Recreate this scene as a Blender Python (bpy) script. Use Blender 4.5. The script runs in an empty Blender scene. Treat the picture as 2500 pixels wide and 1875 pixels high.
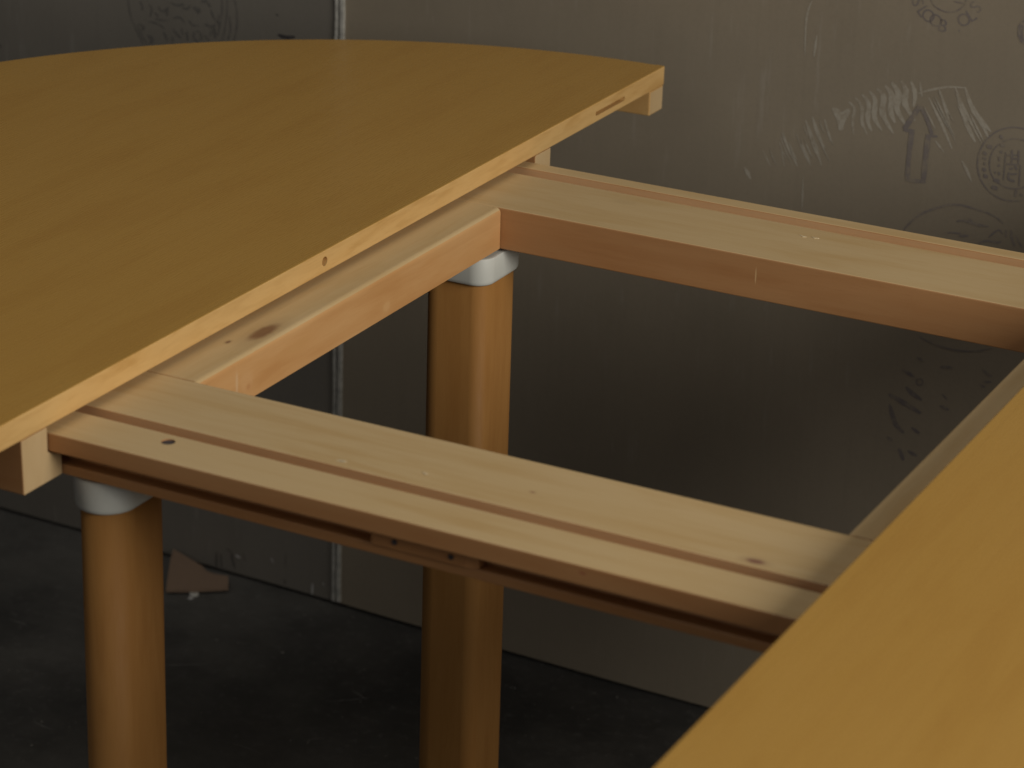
import bpy, bmesh, math, random
from mathutils import Vector, Matrix, Quaternion
random.seed(4)
SC = bpy.context.scene
COL = SC.collection
S = 0.70                      # metres per modelling unit
XM = 0.379                    # table centre (modelling units)
def U(x, y, z):               # modelling units (z = 0 at the table top) to metres (z = 0 at the floor)
    return Vector((S * (x - XM), S * y, S * (z + 1.0)))

# ---------------------------------------------------------------- camera
cam_d = bpy.data.cameras.new('camera'); cam = bpy.data.objects.new('camera', cam_d); COL.objects.link(cam)
az, pit, rol = math.radians(26.8442), math.radians(-21.9736), math.radians(1.7886)
fw = Vector((-math.sin(az) * math.cos(pit), math.cos(az) * math.cos(pit), math.sin(pit)))
rt = Vector((math.cos(az), math.sin(az), 0)); up = rt.cross(fw)
r2 = rt * math.cos(rol) + up * math.sin(rol); u2 = up * math.cos(rol) - rt * math.sin(rol)
M = Matrix((r2, u2, -fw)).transposed().to_4x4(); M.translation = U(1.4418, -2.4002, 0.9826)
cam.matrix_world = M
cam_d.sensor_width = 36; cam_d.lens = 6859.6 / 2500 * 36; cam_d.clip_end = 200; cam_d.clip_start = 0.05
cam_d.dof.use_dof = True; cam_d.dof.focus_distance = 3.12 * S; cam_d.dof.aperture_fstop = 10.0
SC.camera = cam

# ---------------------------------------------------------------- light
w = bpy.data.worlds.new('World'); SC.world = w; w.use_nodes = True
w.node_tree.nodes['Background'].inputs[0].default_value = (0.92, 0.95, 1.0, 1)
w.node_tree.nodes['Background'].inputs[1].default_value = 0.072
def area(name, loc, target, sx, sy, power, color):
    d = bpy.data.lights.new(name, 'AREA'); d.shape = 'RECTANGLE'; d.size = sx; d.size_y = sy
    d.energy = power; d.color = color
    o = bpy.data.objects.new(name, d); COL.objects.link(o)
    o.location = loc; o.rotation_euler = (Vector(target) - Vector(loc)).to_track_quat('-Z', 'Y').to_euler()
    return o
# a daylit doorway to the right of the camera, and the weaker skylight of the room behind it
area('doorway_light', U(3.4, -0.95, 1.22), U(0.3, 0.0, -0.1), 1.1, 1.1, 42, (1.0, 0.965, 0.90))
area('roof_light', U(-0.55, -0.3, 2.9), U(0.35, -0.2, -0.1), 0.8, 0.8, 6.0, (1.0, 0.97, 0.92))
area('room_light', U(-0.1, -4.0, 2.0), U(0.0, 0.4, -0.3), 2.0, 1.4, 4.2, (1.0, 0.97, 0.93))
SC.view_settings.view_transform = 'Standard'; SC.view_settings.look = 'None'
SC.view_settings.exposure = 0.0; SC.view_settings.gamma = 1.0
SC.render.engine = 'CYCLES'

# ---------------------------------------------------------------- helpers
def tag(o, label=None, cat=None, group=None, kind=None):
    for k, v in (('label', label), ('category', cat), ('group', group), ('kind', kind)):
        if v: o[k] = v
    return o
def empty(name, loc, label, cat):
    o = bpy.data.objects.new(name, None); COL.objects.link(o); o.location = loc; o.empty_display_size = .1
    return tag(o, label, cat)
def link(name, bm, mats, parent=None, smooth=False):
    me = bpy.data.meshes.new(name)
    bmesh.ops.recalc_face_normals(bm, faces=bm.faces)
    bm.to_mesh(me); bm.free()
    for m in (mats if isinstance(mats, (list, tuple)) else [mats]): me.materials.append(m)
    o = bpy.data.objects.new(name, me); COL.objects.link(o)
    if smooth:
        for p in me.polygons: p.use_smooth = True
    if parent:
        o.parent = parent
        o.location = -parent_world(parent)
    return o
def parent_world(p):
    v = Vector((0, 0, 0))
    while p: v += p.location; p = p.parent
    return v
def prism(bm, pts, axis, a, b):
    """extrude a closed outline along an axis; pts in modelling units; axis x: (y,z), y: (x,z), z: (x,y)"""
    def P(p, t):
        return U(t, p[0], p[1]) if axis == 'x' else U(p[0], t, p[1]) if axis == 'y' else U(p[0], p[1], t)
    A = [bm.verts.new(P(p, a)) for p in pts]; B = [bm.verts.new(P(p, b)) for p in pts]
    n = len(pts)
    for i in range(n): bm.faces.new((A[i], A[(i + 1) % n], B[(i + 1) % n], B[i]))
    bm.faces.new(A); bm.faces.new(B[::-1])
    bmesh.ops.recalc_face_normals(bm, faces=bm.faces)
def box(bm, x0, x1, y0, y1, z0, z1):
    prism(bm, [(x0, y0), (x1, y0), (x1, y1), (x0, y1)], 'z', z0, z1)
def bevel(bm, off, seg=2, ang=30):
    es = [e for e in bm.edges if len(e.link_faces) == 2 and e.calc_face_angle(0) > math.radians(ang)]
    bmesh.ops.bevel(bm, geom=es, offset=off * S, segments=seg, affect='EDGES', profile=.5, clamp_overlap=True)
def top_faces(bm, idx=1, lim=.8):
    bmesh.ops.recalc_face_normals(bm, faces=bm.faces)
    for f in bm.faces:
        if f.normal.z > lim: f.material_index = idx
def boolean(o, cutter):
    m = o.modifiers.new('cut', 'BOOLEAN'); m.object = cutter; m.operation = 'DIFFERENCE'; m.solver = 'EXACT'
    dg = bpy.context.evaluated_depsgraph_get()
    me = bpy.data.meshes.new_from_object(o.evaluated_get(dg))
    o.modifiers.remove(m); old = o.data; o.data = me; me.name = old.name
    bpy.data.objects.remove(cutter)

# ---------------------------------------------------------------- materials
class NT:
    def __init__(s, name):
        s.m = bpy.data.materials.new(name); s.m.use_nodes = True
        s.t = s.m.node_tree; s.b = s.t.nodes['Principled BSDF']
        s.co = s.n('ShaderNodeTexCoord').outputs['Object']
    def n(s, typ, **k):
        nd = s.t.nodes.new(typ)
        for a, v in k.items(): setattr(nd, a, v)
        return nd
    def l(s, a, b): s.t.links.new(a, b)
    def noise(s, scale, detail=4, rough=.5, vscale=(1, 1, 1), loc=(0, 0, 0), src=None, dist=0):
        mp = s.n('ShaderNodeMapping'); s.l(src or s.co, mp.inputs[0])
        mp.inputs['Scale'].default_value = vscale; mp.inputs['Location'].default_value = loc
        nz = s.n('ShaderNodeTexNoise'); s.l(mp.outputs[0], nz.inputs['Vector'])
        nz.inputs['Scale'].default_value = scale; nz.inputs['Detail'].default_value = detail
        nz.inputs['Roughness'].default_value = rough; nz.inputs['Distortion'].default_value = dist
        return nz.outputs['Fac']
    def ramp(s, fac, a, b, c0=0.0, c1=1.0):
        mr = s.n('ShaderNodeMapRange'); mr.interpolation_type = 'SMOOTHSTEP'
        s.l(fac, mr.inputs[0])
        for i, v in enumerate((a, b, c0, c1)): mr.inputs[i + 1].default_value = v
        return mr.outputs[0]
    def mix(s, fac, a, b, mode='MIX'):
        x = s.n('ShaderNodeMix', data_type='RGBA', blend_type=mode)
        for sock, v in ((x.inputs[0], fac), (x.inputs[6], a), (x.inputs[7], b)):
            if hasattr(v, 'is_linked'): s.l(v, sock)
            elif isinstance(v, (int, float)): sock.default_value = v
            else: sock.default_value = tuple(v) + (1,)
        return x.outputs[2]
    def math(s, op, a, b=0.0):
        x = s.n('ShaderNodeMath', operation=op)
        for i, v in enumerate((a, b)):
            if hasattr(v, 'is_linked'): s.l(v, x.inputs[i])
            else: x.inputs[i].default_value = v
        return x.outputs[0]
    def bump(s, h, strength=.1, dist=.002):
        b = s.n('ShaderNodeBump'); b.inputs['Strength'].default_value = strength; b.inputs['Distance'].default_value = dist
        s.l(h, b.inputs['Height']); s.l(b.outputs[0], s.b.inputs['Normal'])
    def done(s, col, rough=.5, spec=.5):
        if hasattr(col, 'is_linked'): s.l(col, s.b.inputs['Base Color'])
        else: s.b.inputs['Base Color'].default_value = tuple(col) + (1,)
        if hasattr(rough, 'is_linked'): s.l(rough, s.b.inputs['Roughness'])
        else: s.b.inputs['Roughness'].default_value = rough
        s.b.inputs['Specular IOR Level'].default_value = spec
        return s.m
    def dist(s, c, rad, wob=.15):
        """normalised distance from a knot centre c (modelling units) with radii rad, slightly wobbly"""
        sb = s.n('ShaderNodeVectorMath', operation='SUBTRACT'); s.l(s.co, sb.inputs[0]); sb.inputs[1].default_value = U(*c)
        dv = s.n('ShaderNodeVectorMath', operation='DIVIDE'); s.l(sb.outputs[0], dv.inputs[0])
        dv.inputs[1].default_value = tuple(r * S for r in rad)
        ln = s.n('ShaderNodeVectorMath', operation='LENGTH'); s.l(dv.outputs[0], ln.inputs[0])
        nz = s.noise(150, 2)
        return s.math('ADD', ln.outputs['Value'], s.math('MULTIPLY', s.math('SUBTRACT', nz, .5), wob * 2))

def grain_scale(axis, k):
    return tuple(1.0 if a == axis else k for a in 'xyz')

def wood(name, base, dark, pale, axis, rough=.5, spec=.4, streak=.5, fine=.35, knots=(), coarse=26, k=9, bump=.08, band=.4):
    n = NT(name)
    g1 = n.noise(coarse / k * 2, 4, .55, grain_scale(axis, k), dist=.6)          # growth-ring bands
    g2 = n.noise(55, 5, .6, grain_scale(axis, 16), loc=(3, 1, 2))                  # fibre
    g3 = n.noise(2.2, 2, .5, (1, 1, 1), loc=(7, 2, 1))                             # slow drift
    c = n.mix(n.math('MULTIPLY', n.ramp(g1, .42, .68), streak), base, dark)
    c = n.mix(n.math('MULTIPLY', n.ramp(g3, .35, .7), .45), c, pale)
    c = n.mix(n.math('MULTIPLY', n.ramp(g2, .5, .78), fine), c, dark)
    g4 = n.noise(5.5, 3, .6, grain_scale(axis, 5), loc=(2, 9, 5), dist=.4)           # broad heart/sap bands
    c = n.mix(n.math('MULTIPLY', n.ramp(g4, .40, .70), band), c, pale)
    c = n.mix(n.math('MULTIPLY', n.ramp(g4, .52, .28), band), c, dark)
    for kc, kr, kcol, halo in knots:
        d = n.dist(kc, kr)
        if halo:
            c = n.mix(n.math('MULTIPLY', n.ramp(d, 2.4, 1.0), halo), c, tuple(.55 * a + .45 * b for a, b in zip(base, kcol)))
        c = n.mix(n.math('MULTIPLY', n.ramp(d, 1.30, .55), .85), c, kcol)
    h = n.math('ADD', n.math('MULTIPLY', g1, .4), n.math('MULTIPLY', g2, .6))
    n.bump(h, bump, .0012)
    rr = n.ramp(g2, .3, .7, rough - .05, rough + .07)
    return n.done(c, rr, spec)

HON = (.480, .262, .053); HOND = (.410, .205, .039); HONP = (.505, .285, .066)
veneer_x = wood('honey_beech_veneer', HON, HOND, HONP, 'y', rough=.27, spec=.45, streak=.22, fine=.26, coarse=60, k=22, bump=.015, band=.28)
edge_wood = wood('solid_edge_wood', (.66, .40, .145), (.50, .27, .075), (.70, .46, .19), 'y', rough=.42, streak=.75, fine=.5, coarse=70, k=7, bump=.05)
apron_wood = wood('apron_wood', (.60, .35, .125), (.48, .25, .07), (.64, .40, .16), 'y', rough=.45, streak=.5)
leg_wood = wood('leg_beech', (.42, .20, .054), (.345, .152, .036), (.45, .225, .066), 'z', rough=.6, spec=.25, streak=.6, fine=.45, coarse=44, k=12, bump=.05)
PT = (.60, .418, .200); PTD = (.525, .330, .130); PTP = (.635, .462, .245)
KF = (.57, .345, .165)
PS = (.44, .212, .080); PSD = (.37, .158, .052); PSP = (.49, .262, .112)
BRN = (.20, .085, .035); DK = (.05, .022, .02)
pine_top_x = wood('planed_pine_top', PT, PTD, PTP, 'x', rough=.50, spec=.4, streak=.6, fine=.35, coarse=46, k=14,
    knots=[((.6651, -.4028, -.0315), (.0085, .0042, .02), (.22, .09, .06), .5), ((.2617, -.4022, -.0315), (.006, .003, .02), (.70, .56, .34), 0),
           ((.1589, .4074, -.0315), (.016, .0075, .02), (.56, .39, .19), .4), ((.44, -.374, -.0315), (.003, .002, .02), (.36, .2, .1), .3)])
kerf_pine = wood('sawn_kerf_pine', KF, (.50, .28, .12), (.60, .39, .20), 'x', rough=.7, streak=.4, coarse=46, k=14)
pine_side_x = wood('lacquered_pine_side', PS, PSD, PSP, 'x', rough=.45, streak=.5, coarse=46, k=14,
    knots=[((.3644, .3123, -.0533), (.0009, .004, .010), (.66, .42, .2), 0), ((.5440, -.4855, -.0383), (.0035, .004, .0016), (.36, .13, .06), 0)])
pine_top_y = wood('planed_pine_cross_top', PT, PTD, PTP, 'y', rough=.50, spec=.4, streak=.55, fine=.3, coarse=46, k=14,
    knots=[((.0298, -.1662, -.0315), (.0085, .026, .02), BRN, .35), ((.0147, -.2076, -.0315), (.0022, .0042, .02), (.16, .07, .04), .4)])
pine_side_y = wood('lacquered_pine_cross_side', (.60, .315, .118), (.50, .235, .075), (.66, .40, .18), 'y', rough=.42, streak=.55, coarse=46, k=14,
    knots=[((.0484, -.2269, -.0594), (.02, .012, .012), (.62, .345, .145), .3), ((.0484, -.2234, -.0667), (.02, .0035, .003), (.53, .26, .10), .4), ((.0484, -.2444, -.0567), (.02, .0022, .012), (.66, .42, .22), .2),
           ((.0484, .0504, -.0688), (.02, .008, .006), (.63, .36, .15), .3), ((.0484, -.13, -.054), (.02, .02, .006), (.58, .31, .115), .3)])
end_grain = wood('pale_end_grain', (.54, .372, .185), (.47, .305, .14), (.58, .42, .225), 'z', rough=.6, streak=.3, fine=.25, coarse=60, k=4)

def plain(name, col, rough=.5, var=.12, scale=40, spec=.5):
    n = NT(name); z = n.noise(scale, 4)
    c = n.mix(n.ramp(z, .3, .7), tuple(a * (1 - var) for a in col), tuple(min(1, a * (1 + var)) for a in col))
    return n.done(c, rough, spec)
plastic = plain('white_plastic_cap', (.61, .607, .545), .5, .03, 30)
steel = plain('dark_screw_steel', (.06, .05, .05), .4, .2, 90)
dark_void = plain('hole_shade_wood', (.10, .055, .03), .8, .2, 60)  # dark colour standing in for shade inside the rail hole

def cardboard(name, base, seed):
    n = NT(name)
    big = n.noise(3.0, 4, .55, loc=(seed, 0, 0)); fl = n.noise(16, 3, .5, (9, 9, .55), loc=(seed, 3, 1))
    fine = n.noise(260, 3, .6); sc1 = n.noise(26, 3, .6, (4.5, 4.5, .5), loc=(1, seed, 4)); area_ = n.noise(2.6, 2, .5, loc=(0, 5, seed))
    c = n.mix(n.ramp(big, .3, .7), tuple(a * .90 for a in base), tuple(a * 1.08 for a in base))
    c = n.mix(n.math('MULTIPLY', n.ramp(fl, .45, .75), .22), c, tuple(a * .86 for a in base))
    c = n.mix(n.math('MULTIPLY', n.ramp(fine, .4, .7), .18), c, tuple(a * .80 for a in base))
    scuff = n.math('MULTIPLY', n.ramp(sc1, .60, .74), n.ramp(area_, .46, .60))
    c = n.mix(n.math('MULTIPLY', scuff, .13), c, (.50, .47, .42))
    n.bump(n.math('ADD', n.math('MULTIPLY', fl, .3), n.math('MULTIPLY', fine, .5)), .10, .0015)
    return n.done(c, .92, .12)
card_a = cardboard('kraft_board_warm', (.270, .224, .162), 2.0)
card_b = cardboard('kraft_board_grey', (.195, .174, .143), 9.0)
card_edge = plain('cut_board_edge', (.42, .40, .35), .8, .2, 120, .2)
scrap_mat = cardboard('kraft_scrap', (.25, .17, .115), 5.0)
def ink(name, col, cardc, cover):
    n = NT(name)
    z = n.noise(70, 4, .65); z2 = n.noise(400, 2, .6)
    f = n.math('MULTIPLY', n.ramp(n.math('ADD', n.math('MULTIPLY', z, .7), n.math('MULTIPLY', z2, .3)), .30, .58), cover)
    return n.done(n.mix(f, cardc, col), .9, .12)
ink_a = ink('violet_ink_print', (.140, .122, .135), (.272, .226, .163), .62)
ink_d = ink('dark_ink_brush', (.12, .105, .12), (.272, .226, .163), .72)
ink_b = ink('grey_ink_print', (.110, .102, .094), (.18, .16, .132), .85)
tear_m = plain('torn_board_dark', (.05, .045, .045), .9, .25, 90, .2)
flake_m = plain('pale_paper_flake', (.45, .43, .40), .8, .2, 90, .2)
residue = ink('torn_tape_residue', (.42, .380, .310), (.270, .224, .162), .72)
def floor_mat():
    n = NT('stained_concrete')
    a = n.noise(2.4, 6, .62); b = n.noise(9, 5, .6, loc=(3, 3, 0)); f = n.noise(90, 4, .65)
    c = n.mix(n.ramp(a, .35, .68), (.038, .036, .032), (.118, .110, .096))
    c = n.mix(n.math('MULTIPLY', n.ramp(b, .5, .72), .55), c, (.052, .048, .042))
    c = n.mix(n.math('MULTIPLY', n.ramp(f, .52, .75), .4), c, (.15, .142, .128))
    sp = n.noise(170, 1, .5, loc=(1, 8, 0))
    c = n.mix(n.math('MULTIPLY', n.ramp(sp, .74, .80), .5), c, (.30, .28, .25))
    n.bump(n.math('ADD', n.math('MULTIPLY', b, .5), n.math('MULTIPLY', f, .5)), .3, .004)
    return n.done(c, n.ramp(b, .3, .7, .6, .85), .35)
concrete = floor_mat()
plaster = plain('unseen_wall_plaster', (.16, .15, .135), .9, .1, 12, .2)
scratch_m = plain('chalky_scratch', (.22, .21, .19), .9, .2, 60, .2)
MARKS={
 'res':[([(0.0912,-0.1337),(0.1049,-0.1548)],0.00229),([(0.1175,-0.1244),(0.1248,-0.1512)],0.00229),([(0.1352,-0.1329),(0.1436,-0.1478)],0.00382),([(0.1435,-0.1128),(0.1531,-0.1274),(0.1627,-0.1425)],0.00382),([(0.1509,-0.0814),(0.1582,-0.0987),(0.168,-0.1155),(0.1782,-0.1393)],0.00459),([(0.1601,-0.0753),(0.1688,-0.0945),(0.1801,-0.1162)],0.00535),([(0.1782,-0.0756),(0.1842,-0.0919),(0.19,-0.1047)],0.00382),([(0.2105,-0.0461),(0.2194,-0.0537),(0.2183,-0.0699),(0.221,-0.0889)],0.00459),([(0.2194,-0.0389),(0.2297,-0.0497),(0.2314,-0.0699),(0.2402,-0.0856)],0.00535),([(0.2284,-0.0329),(0.2387,-0.0437),(0.2393,-0.0663),(0.2464,-0.0799)],0.00688),([(0.2384,-0.0267),(0.2476,-0.0376),(0.2483,-0.0602),(0.2603,-0.0768)],0.00688),([(0.2486,-0.0216),(0.2588,-0.0312),(0.2595,-0.0538),(0.2768,-0.0781)],0.00841),([(0.2598,-0.0157),(0.2701,-0.0271),(0.27,-0.0474),(0.2779,-0.0631)],0.00841),([(0.2686,-0.0098),(0.2791,-0.0233),(0.2786,-0.0437),(0.2918,-0.0623)],0.00918),([(0.2811,-0.0055),(0.2891,-0.0172),(0.2895,-0.0351),(0.3052,-0.0555)],0.00841),([(0.2948,-0.0032),(0.302,-0.0195),(0.3013,-0.0376)],0.00612),([(0.3075,-0.0034),(0.312,-0.0223)],0.00382),([(0.3206,-0.0209),(0.342,-0.0532),(0.3591,-0.0845)],0.00382),([(0.333,-0.0054),(0.3445,-0.0303),(0.3534,-0.0524)],0.00382),([(0.3586,-0.0101),(0.3758,-0.0474),(0.3898,-0.0701)],0.00612),([(0.369,0.0005),(0.3804,-0.0243),(0.396,-0.0439),(0.4067,-0.0611)],0.00612),([(0.3804,-0.0243),(0.3931,-0.0377),(0.4093,-0.0528)],0.00612),([(0.3349,-0.077),(0.3489,-0.0909)],0.00306),([(0.3556,-0.0017),(0.3692,-0.0262),(0.3985,-0.0704)],0.00382),([(0.1877,-0.0591),(0.1978,-0.0665),(0.2041,-0.0861)],0.01071),([(0.2006,-0.0867),(0.205,-0.0676),(0.2125,-0.056)],0.01071),([(0.3737,-0.0973),(0.3817,-0.1095),(0.39,-0.1239)],0.00382),([(0.0658,-0.1618),(0.0768,-0.1776)],0.00612),([(0.1484,0.0817),(0.1419,0.0561),(0.1432,0.0066)],0.00306),([(0.1584,0.0361),(0.1564,0.0064)],0.00382),([(0.1531,-0.1602),(0.155,-0.2093)],0.00229),([(0.3066,-0.0188),(0.3198,-0.0121),(0.3466,-0.0032),(0.3691,-0.0006)],0.00306),([(0.1147,-0.118),(0.1199,-0.1288),(0.1266,-0.1394)],0.00189),([(0.1486,-0.0901),(0.1518,-0.0967),(0.1558,-0.1031)],0.00216),([(0.1162,-0.1105),(0.125,-0.1288),(0.1362,-0.1466)],0.00173),([(0.1678,-0.0888),(0.1745,-0.1027),(0.1831,-0.1163)],0.00135),([(0.1506,-0.1062),(0.1567,-0.1188),(0.1644,-0.1311)],0.00205),([(0.1526,-0.088),(0.16,-0.1033),(0.1695,-0.1182)],0.00187),([(0.1197,-0.1044),(0.1277,-0.1211),(0.1379,-0.1374)],0.00173),([(0.1581,-0.1025),(0.1652,-0.1173),(0.1743,-0.1318)],0.00226),([(0.1292,-0.116),(0.1348,-0.1277),(0.142,-0.1391)],0.00228),([(0.171,-0.0791),(0.1748,-0.0871),(0.1798,-0.0949)],0.00143),([(0.1791,-0.0821),(0.1857,-0.0958),(0.1942,-0.1092)],0.00153),([(0.1386,-0.1022),(0.1436,-0.1127),(0.1501,-0.123)],0.00186),([(0.1462,-0.1093),(0.1531,-0.1238),(0.1621,-0.1379)],0.00227),([(0.1704,-0.0985),(0.1773,-0.1128),(0.1861,-0.1267)],0.00137),([(0.1707,-0.0977),(0.1789,-0.1148),(0.1894,-0.1314)],0.00185),([(0.1566,-0.089),(0.1644,-0.1052),(0.1744,-0.121)],0.00185),([(0.1182,-0.1058),(0.1262,-0.1224),(0.1364,-0.1385)],0.00234),([(0.1017,-0.1303),(0.1071,-0.1417),(0.1141,-0.1528)],0.00135),([(0.3346,-0.0306),(0.3494,-0.0529),(0.3641,-0.0752)],0.00124),([(0.357,-0.0103),(0.3701,-0.0302),(0.3833,-0.05)],0.00166),([(0.3793,-0.034),(0.3903,-0.0506),(0.4013,-0.0673)],0.00264),([(0.3341,-0.0123),(0.3461,-0.0304),(0.3581,-0.0485)],0.00122),([(0.3265,-0.0214),(0.3386,-0.0398),(0.3507,-0.0581)],0.00141),([(0.3158,-0.0342),(0.325,-0.0481),(0.3342,-0.062)],0.00259),([(0.3789,-0.018),(0.3895,-0.034),(0.4,-0.0499)],0.00194),([(0.3606,-0.0247),(0.3721,-0.0422),(0.3837,-0.0597)],0.00209),([(0.3825,-0.0213),(0.3928,-0.0368),(0.4031,-0.0523)],0.00224),([(0.3293,-0.0185),(0.345,-0.0423),(0.3608,-0.0662)],0.00194)],
 'arrow':[([(0.3103,-0.0346),(0.2999,-0.0539),(0.2913,-0.0695)],0.00647),([(0.2904,-0.07),(0.3023,-0.0707)],0.00471),([(0.3024,-0.0675),(0.3012,-0.0996),(0.3015,-0.1343)],0.00706),([(0.2989,-0.1365),(0.3126,-0.1364),(0.327,-0.1345)],0.00529),([(0.324,-0.132),(0.3244,-0.0955),(0.3254,-0.0706)],0.00706),([(0.325,-0.0724),(0.338,-0.0712)],0.00353),([(0.3109,-0.0353),(0.3202,-0.0487),(0.3302,-0.0698)],0.00529)],
 'round':[([(0.4912,-0.0815),(0.4915,-0.0879),(0.4909,-0.0943),(0.4896,-0.1007),(0.4874,-0.1069),(0.4845,-0.1128),(0.4809,-0.1184),(0.4767,-0.1235),(0.4719,-0.128),(0.4666,-0.1319),(0.4608,-0.135),(0.4548,-0.1374),(0.4486,-0.139),(0.4423,-0.1398),(0.4359,-0.1397),(0.4298,-0.1387),(0.4238,-0.1369),(0.4182,-0.1343),(0.413,-0.1309),(0.4083,-0.1268),(0.4043,-0.1221),(0.4009,-0.1168),(0.3983,-0.1111),(0.3965,-0.105),(0.3954,-0.0987),(0.3952,-0.0922),(0.3959,-0.0857),(0.3973,-0.0793),(0.3996,-0.073),(0.4026,-0.0671),(0.4062,-0.0616),(0.4106,-0.0565),(0.4155,-0.0521),(0.4208,-0.0483),(0.4266,-0.0453),(0.4326,-0.043),(0.4388,-0.0415),(0.445,-0.0408),(0.4513,-0.041),(0.4574,-0.042),(0.4632,-0.0438),(0.4687,-0.0464),(0.4738,-0.0498),(0.4784,-0.0538),(0.4824,-0.0584),(0.4857,-0.0636),(0.4883,-0.0693),(0.4902,-0.0752),(0.4912,-0.0815)],0.00188),([(0.4261,-0.1195),(0.4243,-0.1183),(0.4226,-0.117),(0.421,-0.1156),(0.4194,-0.1141),(0.418,-0.1125),(0.4168,-0.1107),(0.4156,-0.1089),(0.4146,-0.107),(0.4137,-0.105),(0.4129,-0.103),(0.4123,-0.1009),(0.4118,-0.0987),(0.4115,-0.0966),(0.4113,-0.0943),(0.4112,-0.0921),(0.4113,-0.0899),(0.4116,-0.0876),(0.412,-0.0854),(0.4125,-0.0832),(0.4132,-0.081),(0.414,-0.0789),(0.4149,-0.0768),(0.416,-0.0747),(0.4172,-0.0728),(0.4185,-0.0709),(0.42,-0.069),(0.4215,-0.0673),(0.4232,-0.0657)],0.00188),([(0.4771,-0.096),(0.4764,-0.0984),(0.4755,-0.1007),(0.4745,-0.1029),(0.4733,-0.1051),(0.4719,-0.1072),(0.4704,-0.1092),(0.4688,-0.1111),(0.467,-0.1129),(0.4651,-0.1146),(0.4631,-0.1161),(0.461,-0.1175),(0.4588,-0.1188),(0.4565,-0.1199),(0.4542,-0.1208),(0.4518,-0.1216),(0.4494,-0.1222),(0.4469,-0.1226),(0.4445,-0.1228),(0.442,-0.1229),(0.4396,-0.1228),(0.4372,-0.1225),(0.4348,-0.122),(0.4325,-0.1214),(0.4303,-0.1205),(0.4281,-0.1196),(0.4261,-0.1184),(0.4241,-0.1171),(0.4223,-0.1156)],0.002),([(0.4255,-0.0637),(0.428,-0.0619),(0.4306,-0.0603),(0.4333,-0.0589),(0.4361,-0.0578),(0.439,-0.0569),(0.4419,-0.0562),(0.4449,-0.0559),(0.4478,-0.0557),(0.4507,-0.0559),(0.4536,-0.0562),(0.4564,-0.0569),(0.4592,-0.0578),(0.4618,-0.0589),(0.4643,-0.0603),(0.4666,-0.0619),(0.4688,-0.0636),(0.4708,-0.0656),(0.4727,-0.0678),(0.4743,-0.0702),(0.4757,-0.0726),(0.4768,-0.0753),(0.4777,-0.078),(0.4784,-0.0808),(0.4789,-0.0837),(0.479,-0.0866),(0.479,-0.0896),(0.4786,-0.0926),(0.478,-0.0955)],0.00176),([(0.4316,-0.0762),(0.432,-0.0943),(0.4321,-0.1139)],0.00176),([(0.4528,-0.0891),(0.4537,-0.1184)],0.00235),([(0.4349,-0.0917),(0.4508,-0.0895)],0.00294),([(0.4399,-0.0719),(0.441,-0.0899)],0.00294),([(0.4488,-0.0704),(0.45,-0.0883)],0.00235),([(0.4382,-0.0974),(0.444,-0.0956)],0.00294),([(0.4387,-0.1022),(0.4389,-0.1106),(0.4475,-0.1125)],0.00353),([(0.4461,-0.0917),(0.4487,-0.0969)],0.00353),([(0.4337,-0.08),(0.4502,-0.0764)],0.00235),([(0.4375,-0.1045),(0.45,-0.1022)],0.00235),([(0.441,-0.0829),(0.4493,-0.0821)],0.00235),([(0.4235,-0.0832),(0.4241,-0.0894)],0.00294),([(0.4232,-0.0945),(0.4255,-0.0962)],0.00412),([(0.4248,-0.0753),(0.4265,-0.0785)],0.00412),([(0.4248,-0.104),(0.4266,-0.1079)],0.00353),([(0.4199,-0.1042),(0.4209,-0.1068)],0.00294),([(0.4189,-0.1156),(0.4274,-0.1162)],0.00529),([(0.4171,-0.1258),(0.4256,-0.1263)],0.00529),([(0.4055,-0.0724),(0.4126,-0.0726)],0.00529),([(0.4014,-0.0815),(0.4065,-0.0834)],0.00471),([(0.4021,-0.0888),(0.4065,-0.0898)],0.00353),([(0.4039,-0.0965),(0.4057,-0.0962)],0.00471),([(0.4028,-0.1037),(0.4079,-0.1049)],0.00471),([(0.4051,-0.1125),(0.4108,-0.1129)],0.00588),([(0.4233,-0.0672),(0.4297,-0.0682)],0.00529),([(0.4214,-0.0557),(0.4266,-0.0583)],0.00529),([(0.4507,-0.1238),(0.4503,-0.1331)],0.00412),([(0.457,-0.1304),(0.4588,-0.1273)],0.00353)],
 'letterring':[([(0.3113,0.1111),(0.3147,0.1031),(0.3214,0.0981),(0.3296,0.0951),(0.3385,0.0946),(0.3479,0.0975),(0.3552,0.1032),(0.3587,0.1084),(0.3601,0.1166)],0.00188),([(0.3441,0.1092),(0.3512,0.109),(0.3582,0.1088)],0.00176)],
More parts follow.
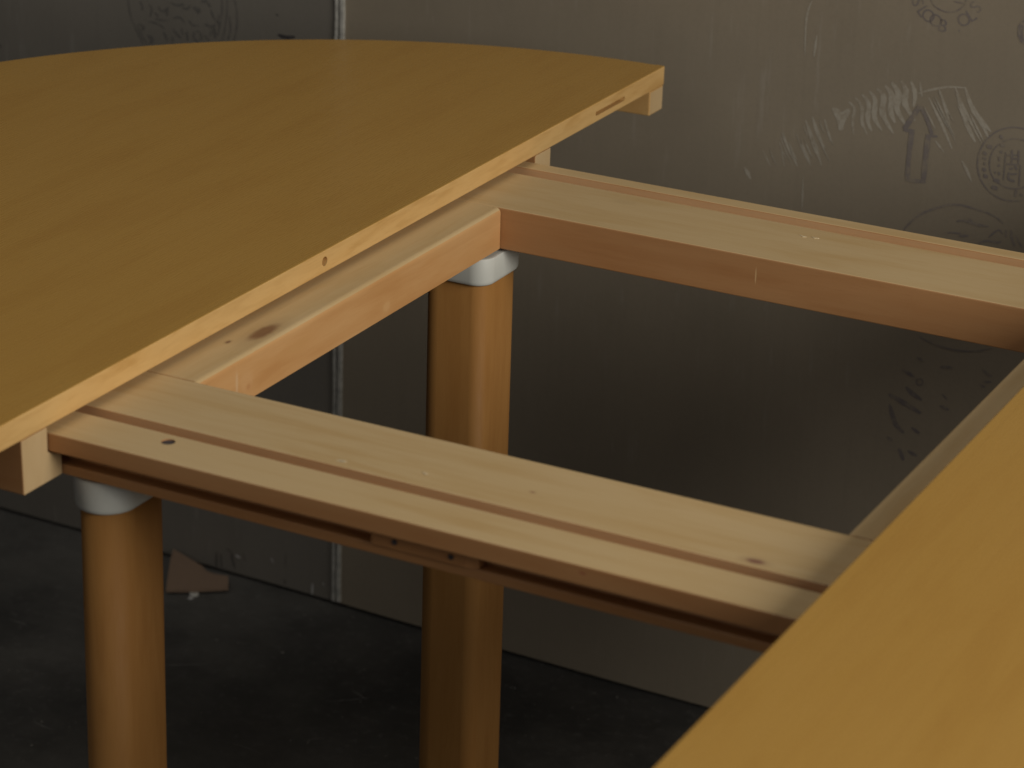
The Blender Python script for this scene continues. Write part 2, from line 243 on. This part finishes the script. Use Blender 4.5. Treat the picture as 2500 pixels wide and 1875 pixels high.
 'oval':[([(0.3028,-0.2067),(0.3064,-0.2002),(0.317,-0.1875),(0.331,-0.1758),(0.35,-0.1657),(0.3659,-0.1594),(0.3781,-0.1575),(0.3946,-0.1589),(0.4153,-0.1615),(0.4304,-0.1668),(0.4374,-0.1719)],0.00294),([(0.3745,-0.1807),(0.3841,-0.178),(0.3966,-0.1797),(0.4089,-0.1798),(0.4186,-0.1796)],0.00353),([(0.3911,-0.1734),(0.3948,-0.1776),(0.4074,-0.1817)],0.00412),([(0.3796,-0.2002),(0.3925,-0.1973)],0.00353),([(0.3614,-0.1996),(0.3678,-0.1975),(0.3817,-0.1965)],0.00235),([(0.4072,-0.2047),(0.4189,-0.1991),(0.4312,-0.1992),(0.4374,-0.1964)],0.00353),([(0.4422,-0.1799),(0.4432,-0.1895)],0.00294),([(0.4494,-0.1786),(0.4513,-0.1896),(0.4563,-0.1992)],0.00353),([(0.4565,-0.1853),(0.466,-0.1989)],0.00294),([(0.42,-0.194),(0.4319,-0.1819),(0.4388,-0.1863)],0.00235),([(0.3376,-0.3506),(0.3491,-0.3544),(0.3641,-0.3574),(0.3826,-0.3589),(0.4068,-0.3568),(0.4246,-0.3517),(0.4384,-0.3451)],0.00235)],
 'brush':[([(0.3174,-0.4024),(0.3264,-0.4055),(0.3354,-0.4091)],0.00471),([(0.325,-0.4259),(0.3337,-0.4328),(0.3487,-0.4395)],0.00647),([(0.3013,-0.4419),(0.3162,-0.4468),(0.3356,-0.4538),(0.3491,-0.459)],0.00706),([(0.3038,-0.456),(0.3079,-0.4677),(0.3156,-0.4838),(0.3277,-0.4928)],0.00647),([(0.3375,-0.4826),(0.3498,-0.488)],0.00529),([(0.3041,-0.5044),(0.312,-0.5083)],0.00471),([(0.3222,-0.5168),(0.3267,-0.5248),(0.3305,-0.5328)],0.00588),([(0.3355,-0.5175),(0.3491,-0.522)],0.00588),([(0.3705,-0.387),(0.3874,-0.3839)],0.00471),([(0.375,-0.4424),(0.3882,-0.445)],0.00471),([(0.3764,-0.4244),(0.3844,-0.4314)],0.00294),([(0.4289,-0.3779),(0.436,-0.3825),(0.4429,-0.3847)],0.00412),([(0.4311,-0.3948),(0.4431,-0.3927)],0.00353),([(0.4268,-0.4007),(0.4354,-0.4013)],0.00412),([(0.3366,-0.3807),(0.3468,-0.3835)],0.00412),([(0.3479,-0.4135),(0.3471,-0.4168),(0.3445,-0.419),(0.3413,-0.4191),(0.3391,-0.4171),(0.3388,-0.4138),(0.3407,-0.411),(0.3438,-0.4097),(0.3466,-0.4108),(0.348,-0.4136)],0.00235)],
 'land':[([(-0.9613,-0.0818),(-0.9599,-0.0952),(-0.9562,-0.1102),(-0.9495,-0.1238),(-0.9405,-0.1381),(-0.9338,-0.1498)],0.00206),([(-0.9459,-0.1184),(-0.9369,-0.1346),(-0.9267,-0.1467)],0.00176),([(-0.7797,-0.0547),(-0.7804,-0.0739),(-0.7835,-0.0954),(-0.7906,-0.1253)],0.00235),([(-0.7898,-0.0563),(-0.7888,-0.0694),(-0.7913,-0.087),(-0.7973,-0.1129)],0.00235),([(-0.7684,-0.0531),(-0.764,-0.0638),(-0.7625,-0.0826),(-0.7644,-0.102),(-0.769,-0.1162)],0.00206),([(-0.7766,-0.08),(-0.7745,-0.0988),(-0.7792,-0.1177)],0.00235),([(-0.9391,-0.0824),(-0.9347,-0.0904),(-0.936,-0.0955)],0.00235),([(-0.9217,-0.0836),(-0.9173,-0.0917),(-0.921,-0.1029)],0.00235),([(-0.9235,-0.1111),(-0.905,-0.1121),(-0.8947,-0.1173)],0.00294),([(-0.9118,-0.1044),(-0.8979,-0.1052),(-0.8874,-0.1036)],0.00235),([(-0.9264,-0.1329),(-0.9172,-0.1374),(-0.922,-0.145)],0.00529),([(-0.9423,-0.1169),(-0.9331,-0.1213),(-0.9367,-0.1267)],0.00412),([(-0.8882,-0.0844),(-0.8896,-0.0972)],0.00294),([(-0.8781,-0.0993),(-0.8666,-0.0956),(-0.8575,-0.1019)],0.00235),([(-0.8605,-0.0793),(-0.8526,-0.081),(-0.8467,-0.0753)],0.00294),([(-0.8411,-0.0773),(-0.832,-0.0788),(-0.8343,-0.084)],0.00706),([(-0.8784,-0.1148),(-0.8728,-0.1217),(-0.8637,-0.1271)],0.00294),([(-0.8634,-0.1125),(-0.8601,-0.1207)],0.00294),([(-0.8532,-0.1158),(-0.8522,-0.1292)],0.00353),([(-0.8394,-0.1136),(-0.8407,-0.1235),(-0.8327,-0.1281)],0.00294),([(-0.8359,-0.1112),(-0.8268,-0.1155),(-0.8281,-0.1254)],0.00294),([(-0.8494,-0.0978),(-0.8415,-0.1043),(-0.8312,-0.1027)],0.00235),([(-0.8198,-0.099),(-0.8084,-0.1011),(-0.8016,-0.0972)],0.00412),([(-0.8092,-0.0763),(-0.8037,-0.087),(-0.797,-0.0936)],0.00294),([(-0.8148,-0.0657),(-0.8092,-0.0715)],0.00294),([(-0.8261,-0.0655),(-0.8147,-0.0628)],0.00353),([(-0.812,-0.1152),(-0.8062,-0.1056)],0.00353),([(-0.8028,-0.1022),(-0.8018,-0.1174)],0.00471),([(-0.8959,-0.1224),(-0.8892,-0.135)],0.00353),([(-0.8787,-0.1275),(-0.88,-0.1355)],0.00353),([(-0.9055,-0.0851),(-0.8976,-0.0916),(-0.8859,-0.0831)],0.00235),([(-0.8811,-0.0756),(-0.8697,-0.0778),(-0.8581,-0.0741)],0.00294),([(-0.9116,-0.0957),(-0.9047,-0.1004)],0.00353),([(-0.82,-0.1164),(-0.8133,-0.1231)],0.00294),([(-0.7946,-0.0818),(-0.7937,-0.0989)],0.00471)],
 'tear':[([(-0.6909,-0.095),(-0.6796,-0.0971),(-0.6614,-0.0943)],0.00529),([(-0.6864,-0.0972),(-0.6705,-0.0982)],0.00471),([(-0.6943,-0.0657),(-0.6904,-0.0662)],0.00235),([(-1.2105,-0.1915),(-1.2074,-0.195)],0.00294)],
 'tear2':[([(-0.7924,-0.9553),(-0.7826,-0.9581),(-0.7787,-0.968)],0.00294),([(-0.759,-0.9539),(-0.7562,-0.9675)],0.00235),([(-0.8102,-0.9653),(-0.8116,-0.9964)],0.00471),([(-0.8023,-0.9668),(-0.8007,-0.9972)],0.00353),([(-0.7826,-0.9636),(-0.775,-0.9868)],0.00471),([(-0.6785,-0.9331),(-0.6795,-0.9583)],0.00147),([(-0.6805,-0.98),(-0.6796,-0.9887)],0.00353)],
 'flake':[([(-0.7738,-0.9613),(-0.765,-0.9644)],0.00353),([(-0.7065,-0.9493),(-0.7017,-0.9569)],0.00294),([(-0.6278,-0.9733),(-0.6287,-0.9931)],0.00412),([(-0.6088,-0.9665),(-0.6059,-0.971)],0.00235)],
 'holeR':[([(0.4438,0.0706),(0.4419,0.0707),(0.4399,0.0718),(0.4381,0.0738),(0.4367,0.0764),(0.4356,0.0796),(0.435,0.0831),(0.4349,0.0866),(0.4353,0.09),(0.4362,0.093),(0.4375,0.0954),(0.4392,0.0971),(0.4411,0.0978)],0.00706)],
}
LETTERS=[('S',(0.2945,0.1009),-70),('L',(0.303,0.0907),-50),('O',(0.3106,0.085),-38),('O',(0.3212,0.0802),-25),('B',(0.3314,0.075),-12),('.',(0.3536,0.0784),8),('O',(0.3596,0.0869),22),('L',(0.3688,0.0943),38),('S',(0.3742,0.1061),60)]

# ---------------------------------------------------------------- setting: floor, added unseen wall
YW, KW = 0.9960, -0.030304
def yw(x): return YW + KW * x
bm = bmesh.new()
g = 6.0
vs = [bm.verts.new(U(x, y, -1.0)) for x, y in ((-g, -g), (g, -g), (g, yw(g) + .045), (-g, yw(-g) + .045))]
bm.faces.new(vs); tag(link('floor', bm, concrete), kind='structure')
bm = bmesh.new()
prism(bm, [(-6, yw(-6) + .03), (6, yw(6) + .03), (6, yw(6) + .10), (-6, yw(-6) + .10)], 'z', -1.0, 1.9)  # unseen wall, added to keep light from coming in behind the sheets
tag(link('wall', bm, plaster), kind='structure')
# fine scratches and crumbs on the concrete
bm = bmesh.new()
def floor_ribbon(bm, pts, wd, z):
    L, R = [], []
    for i, p in enumerate(pts):
        a = Vector(pts[max(i - 1, 0)]); b = Vector(pts[min(i + 1, len(pts) - 1)])
        t = (b - a).normalized(); nrm = Vector((-t.y, t.x)); k = wd * (.35 if i in (0, len(pts) - 1) else 1) / 2
        L.append(bm.verts.new(U(p[0] + nrm.x * k, p[1] + nrm.y * k, z))); R.append(bm.verts.new(U(p[0] - nrm.x * k, p[1] - nrm.y * k, z)))
    for i in range(len(pts) - 1): bm.faces.new((L[i], R[i], R[i + 1], L[i + 1]))
for i in range(46):
    x, y = random.uniform(-1.1, .55), random.uniform(-.3, .85)
    a = random.gauss(.45, .5); ln = random.uniform(.02, .09); cv = random.uniform(-.25, .25)
    floor_ribbon(bm, [(x + ln * t * math.cos(a + cv * t), y + ln * t * math.sin(a + cv * t)) for t in (0, .33, .66, 1)], random.uniform(.0007, .0014), -.9995 + i * 2e-6)
tag(link('floor_scratches', bm, scratch_m), kind='stuff')
bm = bmesh.new()
for i in range(110):
    x, y = random.uniform(-1.2, .6), random.uniform(-.4, .97); s_ = random.choice((.0012, .0016, .002, .003)) * random.uniform(.7, 1.2)
    m = Matrix.Translation(U(x, y, -1 + s_ * .35)) @ Matrix.Rotation(random.uniform(0, 6), 4, 'Z') @ Matrix.Diagonal((s_ * S * random.uniform(.6, 1.6), s_ * S, s_ * S * .6, 1))
    bmesh.ops.create_icosphere(bm, subdivisions=1, radius=1, matrix=m)
tag(link('floor_grit', bm, plain('grit', (.16, .15, .13), .9, .3, 300, .2)), kind='stuff')

# ---------------------------------------------------------------- cardboard sheets on the wall
TH = .006
def sheet(name, x0, x1, z0, z1, m, label):
    root = empty(name, U((x0 + x1) / 2, yw((x0 + x1) / 2), -1), label, 'cardboard sheet')
    bm = bmesh.new()
    n = 140
    pts = [(x0 + (x1 - x0) * i / n) for i in range(n + 1)]
    wv = lambda x: .0012 * math.sin(7 * x + 1) + .0008 * math.sin(17 * x)
    fr = [(x, yw(x) + wv(x)) for x in pts]; bk = [(x, yw(x) + TH) for x in reversed(pts)]
    prism(bm, fr + bk, 'z', z0, z1)
    link('sheet_face', bm, m, root)
    return root
XS = -.5819
pa = sheet('cardboard_sheet', XS + .0010, 2.3, -.9935, .95, card_a, 'brown cardboard sheet stamped with an upright arrow, standing right of the pale seam')
pb = sheet('cardboard_sheet', -2.6, XS - .0010, -.9935, .95, card_b, 'greyish cardboard sheet with a landscape stamp, standing left of the pale seam')
def fold(par, x0, x1, zz, d, seedv):
    bm = bmesh.new(); rnd = random.Random(seedv)
    N = 60; ring = []
    for i in range(N + 1):
        z = zz[0] + (zz[1] - zz[0]) * i / N; j = rnd.uniform(-.0006, .0006); e = rnd.uniform(-.0004, .0004)
        y = yw(x0)
        ring.append([bm.verts.new(U(a, b, z)) for a, b in ((x0 + j, y + .001), (x0 + j + .0006, y - d + e), (x1 + e - .0006, y - d + e), (x1 + e, y + .001))])
    for i in range(N):
        for k in range(3): bm.faces.new((ring[i][k], ring[i][k + 1], ring[i + 1][k + 1], ring[i + 1][k]))
    return link('folded_edge', bm, card_edge, par)
fold(pb, XS - .0078, XS - .0014, (-.992, .949), .0035, 1)
fold(pa, XS + .0010, XS + .0078, (-.990, .949), .0050, 2)

def smooth_poly(P, k=4):
    if len(P) < 3: return [P[0], tuple((a + b) / 2 for a, b in zip(P[0], P[1])), P[1]] if len(P) == 2 else P
    out = []
    for i in range(len(P) - 1):
        p0, p1, p2, p3 = P[max(i - 1, 0)], P[i], P[i + 1], P[min(i + 2, len(P) - 1)]
        for j in range(k):
            t = j / k
            out.append(tuple(.5 * (2 * b + (c - a) * t + (2 * a - 5 * b + 4 * c - d) * t * t + (3 * b - a - 3 * c + d) * t ** 3) for a, b, c, d in zip(p0, p1, p2, p3)))
    out.append(P[-1]); return out
def wave_y(x): return yw(x) + .0012 * math.sin(7 * x + 1) + .0008 * math.sin(17 * x)
def stroke(bm, pts, wd, off, taper):
    P = smooth_poly(pts); L, R = [], []; n = len(P) - 1
    closed = n > 3 and (Vector(P[0]) - Vector(P[-1])).length < 1e-3
    for i, p in enumerate(P):
        a = Vector(P[max(i - 1, 0)]); b = Vector(P[min(i + 1, n)]); t = (b - a)
        t = t.normalized() if t.length > 1e-9 else Vector((1, 0)); nv = Vector((-t.y, t.x))
        e = 1 if closed else taper + (1 - taper) * min(1, 3 * min(i, n - i) / n)
        h = wd * e / 2 * random.uniform(.85, 1.15)
        for sgn, arr in ((1, L), (-1, R)):
            x, z = p[0] + nv.x * h * sgn, p[1] + nv.y * h * sgn
            arr.append(bm.verts.new(U(x, wave_y(x) - off, z)))
    for i in range(n): bm.faces.new((L[i], R[i], R[i + 1], L[i + 1]))
def print_mark(name, keys, m, par, off=.0004, taper=.55, single=False):
    bm = bmesh.new(); c = 0
    for key in keys:
        for pts, wd in MARKS[key]:
            stroke(bm, pts, wd, off + c * 5e-6, taper); c += 1
            if single: link(name, bm, m, par); bm = bmesh.new()
    if single: bm.free(); return
    o = link(name, bm, m, par)
    if c > 3: o['kind'] = 'stuff'
print_mark('tape_residue', ['res'], residue, pa, off=.0002, taper=.3)
print_mark('arrow_print', ['arrow'], ink_a, pa, off=.0004, taper=.9)
print_mark('ring_stamp', ['round'], ink_a, pa, off=.0004, taper=.8)
print_mark('oval_stamp', ['oval'], ink_a, pa, off=.0004)
print_mark('brush_stroke', ['brush'], ink_d, pa, taper=.45, single=True)
print_mark('landscape_stamp', ['land'], ink_b, pb, off=.0004)
print_mark('torn_patch', ['tear'], tear_m, pb, single=True)
print_mark('torn_corner', ['tear2'], ink('torn_board_mottled', (.07, .06, .055), (.20, .18, .148), .8), pb, single=True)  # dark mottled marks of torn board
print_mark('paper_flake', ['flake'], flake_m, pb, single=True)
print_mark('dark_print', ['holeR'], ink_d, pa, off=.0004)
# lettering round the upper ring stamp
def lettering():
    print_mark('letter_ring', ['letterring'], ink_a, pa, off=.0004)
    for ch, (x, z), deg in LETTERS:
        bm = bmesh.new()
        cu = bpy.data.curves.new('t', 'FONT'); cu.body = ch; cu.size = .024; cu.align_x = 'CENTER'; cu.align_y = 'CENTER'; cu.resolution_u = 3
        ob = bpy.data.objects.new('t', cu); COL.objects.link(ob)
        me = bpy.data.meshes.new_from_object(ob.evaluated_get(bpy.context.evaluated_depsgraph_get()))
        a = math.radians(deg); mp = []
        for v in me.vertices:
            px, pz = v.co.x * math.cos(a) - v.co.y * math.sin(a), v.co.x * math.sin(a) + v.co.y * math.cos(a)
            mp.append(bm.verts.new(U(x + px, wave_y(x + px) - .0003, z + pz)))
        for p in me.polygons:
            try: bm.faces.new([mp[i] for i in p.vertices])
            except ValueError: pass
        bpy.data.objects.remove(ob); bpy.data.curves.remove(cu); bpy.data.meshes.remove(me)
        link('printed_letter', bm, ink_a, pa)
lettering()

# ---------------------------------------------------------------- cardboard scrap and the white cap it lies on
bm = bmesh.new()
out = [(-0.8325, 0.9082, -0.9955), (-0.7921, 0.9343, -0.9956), (-0.7525, 0.9643, -0.9954), (-0.7708, 0.9939, -0.9922), (-0.7822, 0.9913, -0.9919), (-0.7959, 0.9874, -0.9914), (-0.8109, 0.99, -0.9905), (-0.8235, 0.9986, -0.9892), (-0.8467, 1.0053, -0.9875), (-0.8694, 1.0123, -0.9858), (-0.8929, 1.0191, -0.9841), (-0.879, 0.9914, -0.9869), (-0.8577, 0.9525, -0.9909)]
low = [bm.verts.new(U(x, y, max(z, -.9985))) for x, y, z in out]
hi = [bm.verts.new(v.co + Vector((0, 0, .0035))) for v in low]
n = len(out)
bm.faces.new(low[::-1]); bm.faces.new(hi)
for i in range(n): bm.faces.new((low[i], low[(i + 1) % n], hi[(i + 1) % n], hi[i]))
tag(link('cardboard_scrap', bm, scrap_mat), 'torn triangular brown cardboard scrap lying flat on the floor against the wall', 'cardboard scrap')
bm = bmesh.new()
bmesh.ops.create_cone(bm, cap_ends=True, segments=20, radius1=.0075 * S, radius2=.0068 * S, depth=.0035 * S, matrix=Matrix.Translation(U(-.7955, .9321, -.99825)))
tag(link('plastic_cap', bm, plain('small_white_cap', (.55, .53, .47), .5, .06, 60)), 'small white plastic disc under the front edge of the cardboard scrap', 'plastic cap')
bm = bmesh.new()
m = Matrix.Translation(U(-.7925, .9181, -.9990)) @ Matrix.Rotation(.6, 4, 'Z')
bmesh.ops.create_cone(bm, cap_ends=True, segments=7, radius1=.0048 * S, radius2=.0036 * S, depth=.0012 * S, matrix=m)
tag(link('paper_chip', bm, flake_m), 'tiny pale paper chip on the concrete floor in front of the white disc', 'paper chip')

# ---------------------------------------------------------------- the extension table
T, H = .025, .0496
ZR, ZB = -.0315, -.0315 - H
W_, WI, XC, L_ = .4855, .3123, .0484, .7577
table = empty('extension_table', (0, 0, 0), 'honey coloured wooden extension table pulled open, its pine rails bare between the two half tops', 'table')
EA, EB = .825, .8624
def half(par_name, sgn):
    """one half-oval top; sgn -1 = left half (straight edge at x=0), +1 = right half (edge at x=L)"""
    X = (lambda x: x) if sgn < 0 else (lambda x: L_ - x)
    n = 72
    arc = [(-EA * math.sin(math.pi * i / n), EB * math.cos(math.pi * i / n)) for i in range(n + 1)]
    bm = bmesh.new()
    inner = [(-.012, .8615)] + arc[1:-1] + [(-.012, -.8615)]
    prism(bm, [(X(x), y) for x, y in inner], 'z', -T, 0)
    es = [e for e in bm.edges if abs(abs(e.verts[0].co.z - e.verts[1].co.z)) < 1e-6 and not all(abs(v.co.x - U(X(-.012), 0, 0).x) < 1e-4 for v in e.verts)]
    bmesh.ops.bevel(bm, geom=es, offset=.0018 * S, segments=3, affect='EDGES', profile=.5)
    top = link('tabletop', bm, veneer_x, table)
    for p in top.data.polygons: p.use_smooth = False
    # solid lipping along the straight edge, mitre-flush with the veneer
    bm = bmesh.new(); box(bm, min(X(-.0119), X(0)), max(X(-.0119), X(0)), -.8621, .8621, -T, -.00005)
    es = [e for e in bm.edges if all(abs(v.co.x - U(X(0), 0, 0).x) < 1e-5 for v in e.verts)]
    bmesh.ops.bevel(bm, geom=es, offset=.0013 * S, segments=2, affect='EDGES', profile=.5)
    bmesh.ops.recalc_face_normals(bm, faces=bm.faces)
    for f in bm.faces:
        if f.normal.z > .9: f.material_index = 1
    e = link('edge_lipping', bm, [edge_wood, veneer_x], top)
    # slot (round-ended) and dowel hole cut into the lipping
    c = bmesh.new()
    def slot(yc, hw, zc, r):
        pts = []
        for i in range(9): a = -math.pi / 2 + math.pi * i / 8; pts.append((yc + hw + r * math.cos(a), zc + r * math.sin(a)))
        for i in range(9): a = math.pi / 2 + math.pi * i / 8; pts.append((yc - hw + r * math.cos(a), zc + r * math.sin(a)))
        prism(c, pts, 'x', X(-.0105), X(.01))
    slot(.699, .040, -.0142, .0027); slot(.0024, .0001, -.0122, .0052); slot(-.699, .040, -.0142, .0021)
    boolean(e, link('cutter', c, edge_wood))
    # curved apron under the rim, end face flush with the lipping
    bm = bmesh.new()
    k = 48; th = .0418
    o = [(-EA * math.sin(math.pi * i / k), EB * math.cos(math.pi * i / k)) for i in range(k + 1)]
    q = [(-(EA - th) * math.sin(math.pi * i / k), (EB - th) * math.cos(math.pi * i / k)) for i in range(k + 1)]
    o[0] = (-.0006, EB - .0008); o[-1] = (-.0006, -EB + .0008); q[0] = (-.0006, EB - th); q[-1] = (-.0006, -EB + th)
    prism(bm, [(X(x), y) for x, y in o + q[::-1]], 'z', -T - .0331, -T - .0002)
    bevel(bm, .0016, 2, 40)
    bmesh.ops.recalc_face_normals(bm, faces=bm.faces)
    for f in bm.faces:
        if abs(f.normal.x) > .97 and abs(f.calc_center_median().x - U(X(0), 0, 0).x) < .01 * S: f.material_index = 1
    link('apron', bm, [apron_wood, end_grain], top)
    return top
left_top = half('tabletop', -1)
right_top = half('tabletop', 1)
left_top['label'] = 'far half oval top with slot and dowel hole in its edge'
right_top['label'] = 'near half oval top at lower right'

# guide rails screwed under the tops, outside the sliding rails
def guide(top, sgn, ys):
    X = (lambda x: x) if sgn < 0 else (lambda x: L_ - x)
    bm = bmesh.new()
    if ys < 0: prof = [(-.5258, -T - .0006), (-.4868, -T - .0006), (-.4868, -.0500), (-.4790, -.0545), (-.4690, -.0570), (-.4660, -.0600), (-.4660, -.0800), (-.5245, -.0800)]
    else: prof = [(.5340, -T - .0006), (.4928, -T - .0006), (.4928, -.0500), (.4860, -.0535), (.4690, -.0560), (.4660, -.0590), (.4660, -.0800), (.5340, -.0800)]
    a, b = sorted((X(-.42), X(-.0004)))
    prism(bm, prof, 'x', a, b)
    bevel(bm, .0012, 2, 50)
    bmesh.ops.recalc_face_normals(bm, faces=bm.faces)
    for f in bm.faces:
        if abs(f.normal.x) > .9: f.material_index = 1
    link('guide_rail', bm, [pine_side_x, end_grain], top)
for tp, sg in ((left_top, -1), (right_top, 1)):
    for ys in (-1, 1): guide(tp, sg, ys)

# sliding rails with a kerf along the top and a groove in the outer face
def rail(ys):
    if ys < 0: k0, k1 = .4140, .4305
    else: k0, k1 = .4371, .4612
    P = [(WI, ZB), (WI, ZR), (k0, ZR), (k0, ZR - .013), (k1, ZR - .013), (k1, ZR), (W_, ZR), (W_, ZR - .0187), (.4646, ZR - .0206),
         (.4646 - .016, ZR - .0215), (.4646 - .016, -.0712), (.4646, -.0708), (.4646, ZB)]
    bm = bmesh.new()
    prism(bm, [(ys * y, z) for y, z in P], 'x', -.30, L_ + .30)
    bevel(bm, .0014, 2, 40)
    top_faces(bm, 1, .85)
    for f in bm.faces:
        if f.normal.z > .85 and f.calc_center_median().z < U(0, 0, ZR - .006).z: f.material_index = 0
    for f in bm.faces:
        c = f.calc_center_median()
        if U(0, 0, ZR - .0125).z < c.z < U(0, 0, ZR - .0016).z and k0 - .001 < abs(c.y) / S < k1 + .001: f.material_index = 2
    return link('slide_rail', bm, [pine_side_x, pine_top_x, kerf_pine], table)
near = rail(-1); far = rail(1)
# stop block in the groove of the near rail with two screws; a hole with a dark plug and small chips in the top faces
bm = bmesh.new()
prism(bm, [(.328, -.4650), (.332, -.4692), (.425, -.4692), (.436, -.4650), (.436, -.4500), (.328, -.4500)], 'z', -.0701, -.0518)
bevel(bm, .001, 2)
link('stop_block', bm, pine_side_x, near)
for x, z in ((.355, -.0622), (.411, -.0626)):
    bm = bmesh.new()
    bmesh.ops.create_cone(bm, cap_ends=True, segments=14, radius1=.0026 * S, radius2=.0026 * S, depth=.002 * S,
                          matrix=Matrix.Translation(U(x, -.4694, z)) @ Matrix.Rotation(math.pi / 2, 4, 'X'))
    link('screw_or_shade_plug', bm, steel, near)
c = bmesh.new()
bmesh.ops.create_cone(c, cap_ends=True, segments=24, radius1=.0066 * S, radius2=.0066 * S, depth=.04 * S, matrix=Matrix.Translation(U(.1046, -.4466, ZR)))
def cut_hole(o, cb):
    cutter = link('cutter', cb, dark_void); boolean(o, cutter)
cut_hole(near, c)
bm = bmesh.new()
bmesh.ops.create_cone(bm, cap_ends=True, segments=24, radius1=.0065 * S, radius2=.0065 * S, depth=.003 * S, matrix=Matrix.Translation(U(.1046, -.4466, ZR - .0027)))
link('screw_or_shade_plug', bm, steel, near)  # dark plug filling the hole, stands in for the shade inside it
def chips(par, spots):
    bm = bmesh.new()
    for x, y in spots:
        for k in range(3):
            a = random.uniform(-.6, .6); m = Matrix.Translation(U(x + random.uniform(-.003, .003), y + random.uniform(-.0016, .0016), ZR + .0003)) @ Matrix.Rotation(a, 4, 'Z') @ Matrix.Diagonal((.0042 * S * random.uniform(.5, 1.1), .0008 * S, .0005 * S, 1))
            bmesh.ops.create_icosphere(bm, subdivisions=1, radius=1, matrix=m)
    link('raised_splinters', bm, plain('pale_splinter', (.74, .60, .38), .6, .1, 90), par)['kind'] = 'stuff'
chips(near, [(.338, -.3878), (.2617, -.4022)]); chips(far, [(.3811, .4043), (.3945, .4078)])

# cross rails between the sliding rails
def cross(x0, x1):
    bm = bmesh.new(); box(bm, x0, x1, -WI + .0013, WI - .0007, ZB, ZR + .0002)
    es = [e for e in bm.edges if e.calc_face_angle(0) > .5 and all(v.co.z > U(0, 0, -.035).z for v in e.verts) and abs(e.verts[0].co.y - e.verts[1].co.y) > .1]
    bmesh.ops.bevel(bm, geom=es, offset=.0062 * S, segments=5, affect='EDGES', profile=.5)
    es = [e for e in bm.edges if e.calc_face_angle(0) > .5]
    bmesh.ops.bevel(bm, geom=es, offset=.0008 * S, segments=1, affect='EDGES', profile=.5)
    top_faces(bm, 1, .6)
    link('cross_rail', bm, [pine_side_y, pine_top_y], table)
cross(-.062, XC); cross(.7108, .830)

# legs: rounded three-cornered section under a white plastic mounting cap
def outline(tri, dr=0.0, n=120):
    """hull of three discs (x, y, radius): flats between rounded corners of different radius"""
    out = []
    for k in range(n):
        d = Vector((math.cos(2 * math.pi * k / n), math.sin(2 * math.pi * k / n)))
        x, y, r = max(tri, key=lambda c: c[0] * d.x + c[1] * d.y + c[2])
        out.append((x + (r + dr) * d.x, y + (r + dr) * d.y))
    return out
def loft(bm, rings):
    R = [[bm.verts.new(U(x, y, z)) for x, y in o] for o, z in rings]
    n = len(R[0])
    for a, b in zip(R, R[1:]):
        for i in range(n): bm.faces.new((a[i], a[(i + 1) % n], b[(i + 1) % n], b[i]))
    bm.faces.new(R[0]); bm.faces.new(R[-1])
def smooth_sides(o):
    for p in o.data.polygons: p.use_smooth = abs(p.normal.z) < .95
def leg(tri, label=None):
    r = 0.0
    bm = bmesh.new(); loft(bm, [(outline(tri, r), -.116), (outline(tri, r), -.5), (outline(tri, r), -.997), (outline(tri, r - .003), -1.0)])
    o = link('leg', bm, leg_wood, table); smooth_sides(o)
    bm = bmesh.new()
    loft(bm, [(outline(tri, r + .0010), -.1192), (outline(tri, r + .0036), -.1188), (outline(tri, r + .0050), -.1170), (outline(tri, r + .0055), -.1140), (outline(tri, r + .0062), -.0872),
              (outline(tri, r + .0055), -.0858), (outline(tri, r + .003), -.0854)])
    cpo = link('mounting_cap', bm, plastic, o); smooth_sides(cpo)
    bm = bmesh.new(); loft(bm, [(outline(tri, r - .004), -.0853), (outline(tri, r - .004), ZB - .0003)])
    link('mounting_plate', bm, steel, o)
    return o
far_tri = [(.0281, .2973, .0163), (.0190, .3497, .0254), (-.0126, .3064, .0254)]
near_tri = [(.022, -.3835, .0254), (.022, -.4275, .0254), (-.007, -.3835, .0254)]
leg(far_tri); leg(near_tri)
mir = lambda t: [(L_ - x, y, r) for x, y, r in t]
leg(mir(far_tri)); leg(mir(near_tri))
